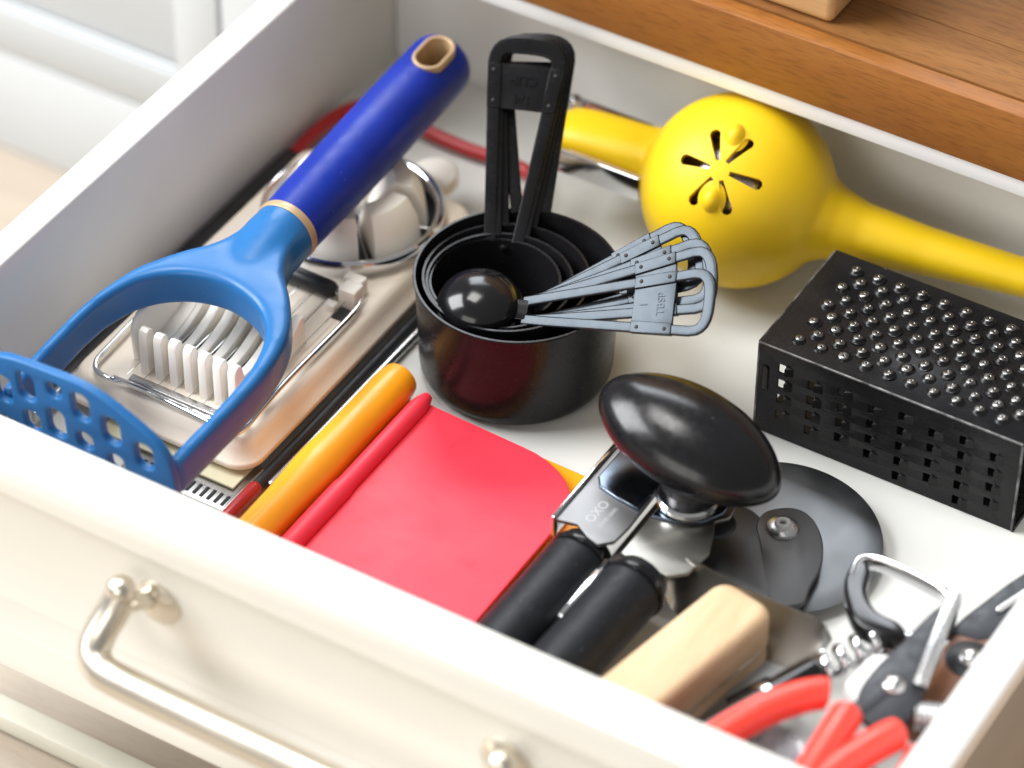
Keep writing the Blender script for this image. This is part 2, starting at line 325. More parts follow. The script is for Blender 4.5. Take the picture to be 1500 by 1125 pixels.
# ------------------------------------------------------------------ nested measuring cups
FW = Vector((-0.395, 0.919, 0)).normalized()
CUPS = [(45.2, 54.5, 43, (170.3, 213.4, 0), 'largest black measuring cup, outermost of the nested set', 1), (36.6, 49.3, 34.6, (164.6, 213.5, 1.3), 'second largest black measuring cup, nested directly inside the outermost one', 2),
        (32.2, 46.1, 30.2, (162.2, 212, 2.6), 'second smallest black measuring cup, around the innermost of the nest', 3), (28.8, 43.1, 27, (159.6, 212.4, 3.9), 'smallest black measuring cup, innermost of the nest, marked 1/4 CUP', 4)]
def cup_profile(R, H, Rb, t=1.1, fr=9):
    out = []
    for k in range(7):
        a = math.pi / 2 * k / 6; out.append((Rb - fr + fr * math.sin(a), fr - fr * math.cos(a)))
    inn = [(r - t, max(z, 0) + (t if z < 1 else t * .4)) for r, z in out]
    return [(0, 0)] + out + [(R - .5, H - 1.5), (R + .3, H - .7), (R + .1, H), (R - t + .1, H), (R - t - .2, H - 1.2)] + inn[::-1] + [(0, t)]
def wire_handle(parent, root, ax, side, nrm, L, w0, w1, s0, s1, m, bw=4.2, bt=2.4, txt=None, tsize=7, start=0, flip=False, loopw=0.42):
    """two flat bars that spread to a rounded loop, with a riveted label plate across them"""
    root, ax, side, nrm = Vector(root), Vector(ax), Vector(side), Vector(nrm)
    if ax.cross(side).dot(nrm) < 0: side = -side
    def P(a, b, h=0): return root + ax * a + side * b + nrm * h
    rc = w1 * 0.62; pts = []
    half = lambda a: w0 + (w1 - w0) * min(1, a / (L - rc))
    pts += [P(start, -w0)] + [P(start + (L - rc - start) * k / 6, -half(start + (L - rc - start) * k / 6)) for k in range(1, 7)]
    for k in range(1, 12):
        t = math.pi * k / 12; c, s = math.cos(t), math.sin(t)
        pts.append(P(L - rc + rc * (abs(s) ** 0.7), -w1 * (abs(c) ** 0.7) * (1 if c > 0 else -1)))
    pts += [P(start + (L - rc - start) * k / 6, half(start + (L - rc - start) * k / 6)) for k in range(6, -1, -1)]
    fr = link('handle_frame', sweep(pts, rrect(bw, bt, .6, 3), up=nrm, scales=[(1 + loopw * math.exp(-((i_ - (len(pts) - 1) / 2) / 5.0) ** 2), 1) for i_ in range(len(pts))]), m, parent, 40)
    h0, h1 = half(s0), half(s1)
    q = bw / 2 + .5
    pl = link('label_plate', flat([(s0, -h0 + 1), (s1, -h1 + 1), (s1, h1 - 1), (s0, h0 - 1)], (), 1.3, .2, (P(0, 0, bt / 2 - .9), ax, side)), m, parent, 40)
    for sg in (-1, 1):
        link('sleeve', flat([(s0, sg * (h0 - q)), (s1, sg * (h1 - q)), (s1, sg * (h1 + q - .3)), (s0, sg * (h0 + q - .3))][::sg], (), bt + 1.0, .35, (P(0, 0, 0), ax, side)), m, fr, 40)
        for a in (s0 + 3, s1 - 3):
            link('rivet', lathe([(0, .35), (.6, .3), (.9, 0), (.9, -.4), (0, -.4)], P(a, sg * half(a), bt / 2 + .6), 12, axis=nrm), 'dark', fr, 60)
    if txt:
        for line, off in txt:
            fx, fy = (side * -1, ax * -1) if flip == 'up' else ((side, ax * -1) if flip else (ax * -1, side * -1))
            if flip == 'side': fx, fy = side, ax * -1
            link('lettering', text_mesh(line, tsize, (P((s0 + s1) / 2 + off, 0, bt / 2 - .1), fx, fy), .30 if m == 'black' else .19), m, pl, 0)
el = math.radians(46)
AX = (FW * math.cos(el) + Vector((0, 0, math.sin(el)))).normalized()
SD = Vector((FW.y, -FW.x, 0)).normalized(); SD = (SD - AX * SD.dot(AX)).normalized()
NR = SD.cross(AX).normalized()
if NR.z < 0: NR = -NR
tip = Vector((125.2, 297, 106.6))
for R, H, Rb, c, lab, i in CUPS:
    t = thing('measuring_cup', c, lab, 'measuring cup', 'nested black measuring cups')
    link('bowl', lathe(cup_profile(R, H, Rb), c, 96), 'black', t, 40)
    rootp = Vector(c) + FW * (R - 1.0) + Vector((0, 0, H - 1.5))
    k = 4 - i
    end = tip - NR * (k * 3.6) + AX * (k * 1.2) + SD * (k * .9)
    Lh = (end - rootp).length; ax = (end - rootp).normalized(); sd = (SD - ax * SD.dot(ax)).normalized(); nr = sd.cross(ax).normalized()
    if nr.z < 0: nr = -nr
    wire_handle(t, rootp, ax, sd, nr, Lh, 6.2, 14.2, Lh - 29, Lh - 9.4, 'black', 5.4, 2.8, [('1/4', -5), ('CUP', 3.5)] if i == 4 else None, 6.2, 0, 'side')
    link('rivet', lathe([(0, 1), (1.5, .8), (2.2, 0), (0, -.6)], rootp - FW * .6 + Vector((0, 0, -3)), 16, axis=-FW), 'black', t, 60)

# ------------------------------------------------------------------ measuring spoons
P0 = Vector((181.0, 197.2, 50.0))
AX0 = Vector((82, 17.5, 29.5)).normalized(); SH = Vector((-0.21, 0.977, 0)); SH = (SH - AX0 * SH.dot(AX0)).normalized()
NH = AX0.cross(SH).normalized(); rho = math.radians(31.7); SD0 = SH * math.cos(rho) + NH * math.sin(rho); NR0 = AX0.cross(SD0).normalized()
SP = [(0, 0, 18.2, 89, 'measuring spoon on top of the fan, its domed bowl face down in the cup'), (7.5, 1.8, 14, 89, 'second measuring spoon from the top of the fanned stack'),
      (11.0, 3.6, 12, 87, 'third measuring spoon of the fan, middle of the five handles'), (17.2, 5.3, 10, 83, 'fourth measuring spoon from the top of the fanned stack'),
      (20.2, 6.9, 8, 79.5, 'measuring spoon lowest in the fan, handle farthest from the front wall')]
bowl_c = Vector((163.3, 193.6, 51.5))
for i, (ang, dz, rb, Lh, lab) in enumerate(SP):
    a = math.radians(ang); ax = AX0 * math.cos(a) + SD0 * math.sin(a); sd = SD0 * math.cos(a) - AX0 * math.sin(a); nr = NR0
    rp = P0 - NR0 * dz
    t = thing('measuring_spoon', (rp.x, rp.y, rp.z - 12), lab, 'measuring spoon', 'fanned measuring spoons')
    rs = rb; hs = rb * .66
    dome = [(rs * math.sin(math.pi / 2 * k / 10), hs * math.cos(math.pi / 2 * k / 10) - hs * .25) for k in range(11)]
    inner = [((r - .9) if r > .9 else 0, zz - .9) for r, zz in dome]
    bx = bowl_c - Vector((0, 0, dz * .9))
    link('bowl', lathe(dome + [(rs + .8, -hs * .25 - .5)] + inner[::-1], bx, 64, axis=(0.06, -0.10, 1)), 'blackgloss', t, 50)
    link('neck', sweep([bx + (rp - bx) * .62 + Vector((0, 0, -.5)), rp + ax * 4], rrect(9, 1.4, .4, 2), up=nr), 'blackgloss', t, 40)
    wire_handle(t, rp, ax, sd, nr, Lh, 4.0, 12.9, Lh - 35, Lh - 16, 'spoonsteel', 4.6, 1.5, [('1', -4.5), ('TBSP', 3.5)] if i == 0 else None, 5.0, 2, 'side', 0.15)
    if i == 0:
        for s_ in (-1, 1):
            link('tab', flat(rr2(0, 0, 3.2, 2.2, .6, 2), (), 1.2, .25, (rp - ax * 5 + sd * s_ * 4.6 + nr * .8, ax, sd)), 'spoonsteel', t, 40)

# ------------------------------------------------------------------ potato masher
mr = thing('potato_masher', (74, 170, 12), 'blue potato masher with dark blue grip lying along the left wall', 'masher')
A0, A1 = Vector((74, 32, 51.5)), Vector((71.2, 316, 67.5))
md = (A1 - A0).normalized(); ms = Vector((md.y, -md.x, 0)).normalized(); mn = ms.cross(md)
def MP(s, t, h=0): return A0 + md * s + ms * t + mn * h
outer = [(-45, 0), (-45.5, 40), (-44, 66), (-38, 90), (-27, 108), (-17.5, 120), (-13, 132), (-11, 143), (11, 143), (13, 132), (18.5, 119), (30, 106), (41, 88), (46, 66), (46.5, 40), (45, 0)]
inner = [(38.5, 0), (39.5, 40), (38.5, 64), (32, 83), (19, 95), (0, 100), (-19, 95), (-32, 83), (-38.5, 64), (-39.5, 40), (-38.5, 0)]
oc = [tuple(p)[:2] for p in catmull([(a, b, 0) for a, b in outer], 5)]; ic = [tuple(p)[:2] for p in catmull([(a, b, 0) for a, b in inner], 5)]
arch = flat(oc + ic, (), 20, 2.2, (A0, ms, md), 3)
neck = sweep([MP(s, 0) for s in (107, 111, 118, 128, 138, 152)], circ(1, 48), scales=[(6, 5), (11.5, 9.6), (13, 11.4), (14, 13.2), (14.5, 14.8), (14.7, 15.0)], up=mn)
head = bake(merge(arch, neck), [('REMESH', dict(mode='VOXEL', voxel_size=0.0010)), ('SMOOTH', dict(factor=0.5, iterations=50))])
link('head_frame', head, 'bluelight', mr, 0); mr.children[-1].data.shade_smooth()
ring_sc = [(14.6, 15.0), (15.0, 15.3), (15.0, 15.3), (14.6, 15.0)]
link('collar_ring', sweep([MP(s, 0) for s in (146.6, 147.2, 150.0, 150.6)], circ(1, 40), scales=ring_sc, up=mn), 'gold', mr, 40)
hs_, hsc = [], []
for k in range(26):
    s = 150.7 + (276 - 150.7) * k / 25
    g = 1.0 + .05 * math.sin(k / 25 * 3.1) + .06 * k / 25
    hs_.append(s); hsc.append((14.5 * g, 14.9 * g))
for k in range(1, 9):
    a = math.pi / 2 * k / 8; hs_.append(276 + 9 * math.sin(a)); q = 0.38 + .62 * math.cos(a) ** .8 if k < 8 else .4
    hsc.append((14.5 * 1.06 * q, 14.9 * 1.06 * q))
grip = sweep([MP(s, 0) for s in hs_], circ(1, 48), scales=hsc, up=mn)
# hanging hole seen from above the end of the grip
hn = (mn * 1.0 + ms * 0.10).normalized(); hx = (ms - hn * ms.dot(hn)).normalized(); hy = hn.cross(hx)
if hy.dot(md) < 0: hy = -hy; hx = -hx
hc = MP(267.5, 1.8, 0)
cut = flat(stadium(0, 0, 15, 24, 8), (), 60, 0, (hc + hn * 19, hx, hy))
link('grip', bool_cut(grip, cut), 'bluedark', mr, 40)
link('hole_liner', flat(stadium(0, 0, 15.0, 24, 8), [stadium(0, 0, 11.6, 20.6, 8)], 26, .5, (hc + hn * 3.6, hx, hy)), 'gold', mr, 40)
link('hole_floor', flat(stadium(0, 0, 14.6, 23.6, 8), (), 1.5, 0, (hc - hn * 8, hx, hy)), 'goldhole', mr, 40)
# mashing plate: rolled oval with rows of openings, standing across the arms
po = [(-43, 29.5), (-35, 34), (-18, 35.5), (5, 35.5), (28, 26), (41, 15), (44.5, -3), (42, -20), (33, -32), (15, -38), (-8, -38.5), (-30, -33), (-42, -22), (-46, -5), (-46.5, 14)]
poc = [tuple(p)[:2] for p in catmull([(a, b, 0) for a, b in po], 6, True)]
holes = []
for (x, z, wd, ht) in [(-40, 14, 9.5, 17), (-40, -8, 9.5, 13), (-27.5, 21, 10, 17.5), (-27, 1, 9.5, 13.5), (-13, 26, 8.5, 9.5), (-14, 6.5, 10, 18), (-13.5, -13, 9, 11), (0, 22.5, 10, 17), (0, 3, 9, 10.5), (1, -14, 10, 16), (14.5, 16, 10, 17), (15, -3.0, 9, 12), (15, -20, 9, 12), (30, 9, 10, 16), (29.5, -11, 9, 13), (-27, -18, 9, 14), (-13.5, -28, 9, 10)]:
    holes.append(rr2(x, z, wd * .88, ht * .9, 3.4, 4)[::-1])
link('mashing_plate', flat(poc, holes, 4.2, 1.1, (A0 + md * -1, ms, mn), 3), 'bluelight', mr, 50)

# ------------------------------------------------------------------ egg slicer and wedger
es = thing('egg_slicer', (65, 180, 6), 'ivory egg slicer and wedger with wire frames, lying under the blue masher', 'egg slicer')
def slab(outline_fn, levels):
    V = []; F = []; K = None
    for (g, z) in levels:
        pts = outline_fn(g); K = len(pts)
        V += [(x, y, z) for x, y in pts]
    for i in range(len(levels) - 1):
        for k in range(K): F.append((i * K + k, i * K + (k + 1) % K, (i + 1) * K + (k + 1) % K, (i + 1) * K + k))
    F.append(tuple(range(K))[::-1]); F.append(tuple((len(levels) - 1) * K + k for k in range(K)))
    return fix(mesh(V, F))
bo = lambda g: rr2(64, 184, 100 - 2 * g, 196 - 2 * g, 12 - min(g * .5, 6), 8)
link('base', slab(bo, [(1, 7), (0, 8), (0, 10), (.5, 10.8), (1.2, 11.3), (3.2, 16), (4.2, 19.2), (5.2, 20.6), (6.6, 21.4), (8.4, 21.8)]), 'ivory', es, 50)
# slicing cradle
XF = [48 + 7.7 * k for k in range(7)]
link('end_wall', sweep([(40, y, 22) for y in (117, 118)], circ(1, 3)), 'ivory2', es) if False else None
def yz_prism(x, w, pts, bev=.5):
    return flat([(a, b) for a, b in pts], (), w, bev, ((x, 0, 0), (0, 1, 0), (0, 0, 1)))
fin = [(104.5, 20), (104.5, 43), (105.5, 45.5), (107.5, 46.3), (109.5, 45), (110.6, 41), (112, 34.5), (115, 29.5), (120, 27), (128, 26.3), (136, 27.6), (144, 30.5), (150, 34.5), (154, 38), (157, 38), (157, 20)]
for x in XF:
    link('rib', yz_prism(x, 4.3, fin), 'ivory2', es, 40)
wall = [(109, 20), (108.5, 40), (110, 44), (116, 46.5), (150, 47.5), (158, 46), (160, 40), (160, 20)]
link('end_wall', yz_prism(39.5, 3, [(110, 20), (108.6, 38), (110, 43), (114, 46), (140, 48), (160, 49), (164, 46), (164, 20)], 1), 'ivory2', es, 40)
link('cradle_floor', yz_prism(44, 7, [(112, 20), (112, 34), (118, 29), (128, 27), (140, 29.5), (150, 34), (162, 44), (162, 20)], .8), 'ivory2', es, 40)
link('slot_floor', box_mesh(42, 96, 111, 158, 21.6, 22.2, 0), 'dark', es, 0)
# wire frame and wires
wf = link('wire_frame', sweep(catmull([(98, 196, 25.5), (103.5, 190, 25.5), (105, 180, 25.5), (105, 150, 25.5), (105, 128, 25.5), (106, 108, 25.5), (106.5, 96, 25.2), (104, 90.5, 25), (96, 90.5, 25), (75, 92, 25), (50, 93.5, 25), (39, 91.5, 25), (31, 93, 25), (27.5, 98, 25.3), (27, 106, 25.5), (26, 128, 25.5), (25.5, 150, 25.5), (28, 180, 25.5), (33, 194, 25.5)], 6), circ(1.25, 10)), 'chrome', es, 60)
link('cross_bar', box_mesh(46, 104, 95.0, 99.0, 23.6, 25.6, .5), 'steel', wf)
link('cross_bar', box_mesh(40, 104, 91.8, 93.4, 24.4, 26.6, .5), 'chrome', wf)
for k in range(9):
    link('wire', rod((44.2 + 7.7 * k, 97, 25.2), (44.2 + 7.7 * k, 193, 26), .22, 6, False), 'steel', wf, 60)
link('hinge_roller', rod((64, 192, 27), (91, 183.5, 27), 4.4, 20, True), 'darksteel', es, 60) if False else link('hinge_roller', rod((58, 189, 27), (92, 189, 27), 4.2, 20), 'darksteel', es, 60)
link('hinge_pin', rod((90, 189, 27), (101, 189, 27), 1.3, 10), 'chrome', es, 60)
link('hinge_block', merge(box_mesh(94, 103, 186.5, 195, 21, 32, 1.2), box_mesh(91, 101, 195.2, 201, 21, 31, 1.2)), 'ivory2', es)
link('hinge_block', box_mesh(90, 96, 180.5, 185, 21, 26, 1), 'ivory2', es)
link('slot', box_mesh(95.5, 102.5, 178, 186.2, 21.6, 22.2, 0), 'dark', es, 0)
# wedger
wc = Vector((67.5, 240, 0))
rg = link('wedger_ring', lathe([(38.6, 20.5), (40.8, 20.5), (41.2, 21), (41.4, 26), (42.2, 28.5), (41.8, 30), (40.6, 30.8), (38.8, 30.4), (37.6, 29), (37.4, 22), (38.6, 20.5)], (wc.x, wc.y, 0), 96), 'chrome', es, 40)
link('wedger_dish', lathe([(0, 21.9), (37.2, 22.1), (37.4, 24.0), (38.5, 24.2)], (wc.x, wc.y, 0), 64), 'darksteel', es, 40)
def petal(k, n=6):
    a0 = math.radians(360 / n * k + 6.5 + 14); a1 = math.radians(360 / n * (k + 1) - 6.5 + 14); V = []; F = []; NA = 8
    pr = [(7, 22), (8, 31), (19.5, 46.5), (27.5, 45.0), (32.5, 36), (34.2, 22)]
    for j in range(NA + 1):
        a = a0 + (a1 - a0) * j / NA
        for r, z in pr:
            q = math.radians(4.2) * max(0, (34 - r) / 34) * 1.2
            aa = min(max(a, a0 + q * 1.0), a1 - q * 1.0); V.append((wc.x + r * math.cos(aa), wc.y + r * math.sin(aa), z))
    K = len(pr)
    for j in range(NA):
        for i in range(K - 1): F.append((j * K + i, j * K + i + 1, (j + 1) * K + i + 1, (j + 1) * K + i))
    F.append(tuple(range(K))); F.append(tuple(NA * K + i for i in range(K))[::-1])
    F.append(tuple(j * K for j in range(NA + 1))); F.append(tuple(j * K + K - 1 for j in range(NA + 1)))
    me = mesh(V, F); bm = bmesh.new(); bm.from_mesh(me); bmesh.ops.remove_doubles(bm, verts=bm.verts, dist=1e-6); bmesh.ops.dissolve_degenerate(bm, edges=bm.edges, dist=1e-6); bmesh.ops.recalc_face_normals(bm, faces=bm.faces)
    bm.to_mesh(me); bm.free()
    return bake(me, [('BEVEL', dict(width=0.0008, segments=3, limit_method='ANGLE', angle_limit=math.radians(40)))])
for k in range(6): link('wedge', petal(k), 'ivory2', es, 28)
for k in range(3):
    a = math.radians(60 * k + 14); d = Vector((math.cos(a), math.sin(a), 0)) * 37
    link('wire', rod(wc - d + Vector((0, 0, 26)), wc + d + Vector((0, 0, 26)), .3, 6, False), 'steel', rg, 60)
link('ring_tab', flat([tuple(p)[:2] for p in catmull([(72, 279, 0), (70, 289, 0), (75, 297, 0), (84, 299, 0), (91, 293, 0), (92, 284, 0), (86, 275, 0)], 6, True)], (), 7, 1.4, ((0, 0, 20), (1, 0, 0), (0, 1, 0))), 'ivory2', es, 50)
link('thumb_rest', lathe([(0, 4), (8, 4), (11, 3), (12, 0), (0, 0)], (104, 262, 17), 32), 'ivory2', es, 50)

# ------------------------------------------------------------------ low steel frame with red loop, under the slicer
fr = thing('rod_frame', (60, 200, 0), 'low steel rod frame with dark red coated loop, under the egg slicer', 'rack')
link('red_loop', sweep(catmull([(6.5, 282, 6), (5.6, 300, 6), (7.5, 318, 6), (14, 331, 6), (28, 336, 6), (50, 331, 5.5), (72, 330, 5), (93, 331, 5), (106, 330, 5), (114, 322, 5), (117, 309, 5), (117.5, 296, 5)], 8), circ(3.4, 14)), 'redtube', fr, 60)
link('side_bar', box_mesh(2.5, 10.5, 96, 283, 1, 8.5, 1), 'blacksatin', fr)
link('side_strip', box_mesh(11, 14, 70, 262, 3, 9.5, .8), 'steel', fr)
link('side_rod', rod((117.4, 297, 4), (117.6, 84, 4), 2.7), 'darksteel', fr, 60)
link('side_rod', rod((122.6, 268, 3), (121.8, 90, 3), 2.2), 'steel', fr, 60)
link('red_tip', rod((117.6, 88, 4), (117.6, 40, 4), 3.2), 'redtube', fr, 60)

gp = thing('grating_strip', (100, 78, 0), 'flat steel strip with stamped ticks, poking out from under the egg slicer', 'strip')
link('blade', box_mesh(60, 114, 68, 98, 1.0, 2.6, .4), 'steel', gp)
for k in range(14): link('tick', box_mesh(63 + 3.6 * k, 64.6 + 3.6 * k, 70.0, 76.5, 2.55, 3.1, .2, 1), 'darksteel', gp)
link('folded_edge', rod((113.6, 68, 2.6), (113.6, 98, 2.6), 1.4), 'steel', gp, 60)
cs = thing('card_sheet', (90, 90, 3), 'yellowed card corner lying between the steel strip and the egg slicer', 'card')
link('sheet', box_mesh(40, 110, 80, 140, 3.3, 4.6, .3), 'sheet', cs)

# ------------------------------------------------------------------ dough scrapers
def scraper(name, label, x0, x1, y0, y1, z, rt, m, corner, zt, taper):
    t = thing(name, ((x0 + x1) / 2, (y0 + y1) / 2, 0), label, 'dough scraper', 'flexible dough scrapers')
    out = [(x0, y0), (x1, y0)]
    for k in range(9):
        a = math.radians(90 * k / 8); out.append((x1 - corner + corner * math.cos(a), y1 - corner * .8 + corner * .8 * math.sin(a)))
    out.append((x0, y1 + 2))
    me = flat(out, (), 2.2, .8, ((0, 0, z), (1, 0, 0), (0, 1, 0)), 3)
    link('sheet', me, m, t, 50)
    L = y1 + 4 - y0; path = []; sc = []
    for k in range(40):
        q = k / 39; path.append((x0, y1 + 4 - q * L, zt))
        s = 1.0
        if taper: s = 1 + .10 * math.exp(-((q - .42) / .10) ** 2) - .12 * q
        else: s = 1 + .12 * (1 if .42 < q < .80 else 0)
        if q < .06: s *= (1 - (1 - q / .06) ** 2 * (.12 if taper else .45))
        sc.append(s)
    link('rolled_grip', sweep(path, circ(rt, 24), scales=sc), m, t, 60)
scraper('dough_scraper', 'orange dough scraper with thick round grip, half under the red one', 136.5, 252, 10, 167, 1.4, 9.6, 'orange', 9, 9.8, True)
scraper('dough_scraper', 'red silicone dough scraper with round grip, lying on the orange one', 152.5, 241, 10, 164, 6.8, 4.3, 'red', 38, 9.2, False)

# ------------------------------------------------------------------ lemon squeezer
lq = thing('citrus_squeezer', (220, 325, 0), 'yellow enamelled citrus squeezer with round slotted bowl against the back wall', 'squeezer')
bc = Vector((219, 325.5, 45)); br = 44.3
arm_path = [Vector((244, 330, 41)), Vector((256, 333, 39.5)), Vector((264, 335, 38.2)), Vector((276, 337, 37)), Vector((305, 342, 35.5)), Vector((345, 348, 35)), Vector((390, 355, 35)), Vector((425, 360, 35)), Vector((434, 361, 35))]
harm = sweep(arm_path, circ(1, 24), scales=[(30, 28), (22, 20), (17.6, 16.2), (14.2, 13.4), (11.4, 11), (9.4, 9.0), (8.6, 8.4), (8.4, 8.2), (4, 4)], up=(0, 0, 1))
larm = sweep([(185, 327, 46), (170, 326.5, 45), (155, 327, 43.5), (138, 327, 42), (128, 327, 41), (124.5, 327, 40)], rrect(1, 1, .33, 5), scales=[(31, 24), (27, 20), (27.5, 19), (28, 18.5), (26, 16), (18, 9)], up=(0, 0, 1))
body = bake(merge(ball(bc, br, u=64, v=40), harm, larm), [('REMESH', dict(mode='VOXEL', voxel_size=0.0011)), ('SMOOTH', dict(factor=0.5, iterations=22))])
vx = (bc * S - cam.matrix_world.translation).normalized()
pn = Vector((0.265, -0.245, 0.93)); pn = Vector((0.0973, -0.6595, 0.7452)).normalized()
e1 = r_ - pn * r_.dot(pn); e1.normalize(); e2 = pn.cross(e1)
cutters = []
for k in range(6):
    a = math.radians(60 * k + 38 + (6 if k % 3 == 0 else 0)); d = e1 * math.cos(a) + e2 * math.sin(a); s_ = pn.cross(d)
    og = bc + pn * (br - 4)
    cutters.append(flat([(4.6, -1.0), (17.5, -2.5), (19, -1.6), (19.5, 0), (19, 1.6), (17.5, 2.5), (4.6, 1.0)], (), 22, 0, (og, d, s_)))
slit = fix(merge(*cutters))
body = bool_cut(body, ball(bc, br - 3.5, u=48, v=32)); body = bool_cut(body, slit)
link('bowl', body, 'yellow', lq, 40)
for (px, py) in ((7.0, 18), (-4.6, -13.2)):
    c = bc + (pn * 1 + e1 * (px / br) + e2 * (py / br)).normalized() * (br - .6); n = (c - bc).normalized()
    kn = lathe([(0, 4.0), (1.6, 3.7), (3.0, 2.7), (4.0, 1.0), (4.9, -.2), (6.4, -1.4)], (0, 0, 0), 24)
    ky = (e2 + e1 * .25); ky = (ky - n * ky.dot(n)).normalized(); kx = ky.cross(n)
    kn.transform(Matrix(((kx.x, ky.x, n.x, c.x * S), (kx.y, ky.y, n.y, c.y * S), (kx.z, ky.z, n.z, c.z * S), (0, 0, 0, 1))) @ Matrix.Diagonal((1, 1.3, 1, 1)))
    link('knob', kn, 'yellow', lq, 60)
link('inner_press', ball(bc, br - 10, u=32, v=20), 'steel', lq, 60)
for y, xa, xb in ((345.5, 121, 164), (308.5, 131, 178)):
    link('hinge_bracket', merge(box_mesh(xa, xb, y - 1.2, y + 1.2, 33, 46, 1), rod((xa + 1, y - 2.4, 42), (xa + 1, y + 2.4, 42), 4.2)), 'chrome', lq)
    link('bracket_lining', box_mesh(xa + 8, xb, y + (-3.2 if y > 330 else 1.8), y + (-1.8 if y > 330 else 3.2), 34, 45, .4), 'redtube' if y > 330 else 'gold', lq)

# ------------------------------------------------------------------ box grater
gr = thing('box_grater', (340, 270, 0), 'black box grater lying on its side by the right wall', 'grater')
GX0, GX1, GY0, GY1, GZ = 278.5, 402, 234.5, 306, 50
slots = []; teeth = []
for c_ in range(8):
    x = 11.5 + 14.2 * c_; nrow = 4 if c_ < 3 else 5
    z0 = 39.5 if c_ % 2 == 0 else 36.8
    for r_i in range(nrow):
        z = z0 - 8.6 * r_i
        if z < 4: continue
        slots.append(rr2(x, z, 3.3, 4.9, .4, 2)[::-1]); teeth.append((GX0 + x, z))
link('front_face', flat([(0, 0.2), (GX1 - GX0, .2), (GX1 - GX0 - .5, GZ - 1), (-.0, GZ - 1)], slots, 1.0, .15, ((GX0, GY0, 0), (1, 0, 0), (0, 0, 1))), 'black', gr, 40)
ft = gr.children[-1]
tm = fix(mesh([(-2.2, 0, -2.2), (2.6, 0, -2.2), (2.6, 0, 2.2), (-2.2, 0, 2.2), (2.6, -1.9, -1.7), (2.6, -1.9, 1.7), (3.4, -1.5, -1.7), (3.4, -1.5, 1.7), (6.0, 0, -2.2), (6.0, 0, 2.2)], [(0, 4, 5, 3), (4, 6, 7, 5), (6, 8, 9, 7), (0, 8, 6, 4), (3, 5, 7, 9)]))
tm2 = fix(mesh([(2.1, 0, -2.4), (2.1, 0, 2.4), (1.8, -1.5, -1.9), (1.8, -1.5, 1.9), (5.5, 0, -2.2), (5.5, 0, 2.2)], [(0, 2, 3, 1), (2, 4, 5, 3), (0, 4, 2), (1, 3, 5)])); tm2.materials.append(M['black'])
for x, z in teeth:
    o = bpy.data.objects.new('tooth', tm2); C.objects.link(o); o.parent = ft; o.location = Vector((x, GY0 - .5, z)) * S - BASE[gr.name]
tops = []; 
for r_i in range(9):
    for c_ in range(12):
        x = GX0 + 14 + 10.6 * c_ + (5.3 if r_i % 2 else 0); y = GY0 + 9 + 6.7 * r_i
        if x > GX1 - 6: continue
        tops.append((x, y))
link('top_face', box_mesh(GX0 - .4, GX1 - .3, GY0 - .4, GY1, GZ - 1.0, GZ, .45), 'black', gr, 40)
tf = gr.children[-1]
bumpm = lathe([(.0, 1.7), (.45, 1.75), (.7, 2.2), (1.3, 2.2), (2.1, 1.75), (2.7, .9), (3.2, .2), (3.7, -.05)], (0, 0, 0), 14); bumpm.materials.append(M['black']); bumpm.materials.append(M['worn']); finish(bumpm, 60)
for f_i in bumpm.polygons:
    rr_f = math.hypot(f_i.center.x, f_i.center.y) / S
    if 0.5 < rr_f < 1.75: f_i.material_index = 1
holem = lathe([(0, .95), (.78, .95)], (0, 0, 0), 10); holem.materials.append(M['dark'])
for x, y in tops:
    o = bpy.data.objects.new('bump', bumpm); C.objects.link(o); o.parent = tf; o.location = Vector((x, y, GZ)) * S - BASE[gr.name]
    o.rotation_euler = (random.uniform(-.16, .16), random.uniform(-.16, .16), random.uniform(0, 6)); q_ = random.uniform(.95, 1.08); o.scale = (q_, q_, random.uniform(.8, 1.0))
link('back_face', box_mesh(GX0, GX1, GY1 - 1, GY1 - .01, 1, GZ - 1.05, .2), 'black', gr)
link('under_face', box_mesh(GX0, GX1, GY0 + .6, GY1 - 1.05, .1, 1.1, .2), 'black', gr)
link('end_rim', sweep([(GX1 + .2, GY0 - .2, .9), (GX1 + .2, GY1 - .3, .9), (GX1 + .2, GY1 - .3, GZ - .5), (GX1 + .2, GY0 - .2, GZ - .5)], circ(1.0, 8), closed=True), 'black', gr, 60)
for a_, b_ in (((GX0, GY0 - .35, GZ - .35), (GX1, GY0 - .35, GZ - .35)), ((GX1, GY0 - .6, 1), (GX1, GY0 - .6, GZ - 1)), ((GX0 - .3, GY0, GZ - .3), (GX0 - .3, GY1 - 1, GZ - .3)), ((GX0 - .1, GY0 - .3, 1), (GX0 - .1, GY0 - .3, GZ - 1))):
    link('worn_edge', rod(a_, b_, .55, 8, False), 'edge', gr, 60)
link('small_slot', rr_ := flat(stadium(0, 0, 2.2, 13, 4), (), 1.2, .2, ((GX0 + 3.6, GY0 - .5, 31), (1, 0, 0), (0, 0, 1))), 'dark', gr, 40)
link('slot_rim', flat(stadium(0, 0, 3.4, 14.4, 5), [stadium(0, 0, 2.2, 13, 4)[::-1]], 1.2, .25, ((GX0 + 3.6, GY0 - .7, 31), (1, 0, 0), (0, 0, 1))), 'black', gr, 40)
link('inner_grip', rod((GX1 - 2, 262, 24), (GX1 - 2, 300, 24), 3), 'steel', gr, 60)

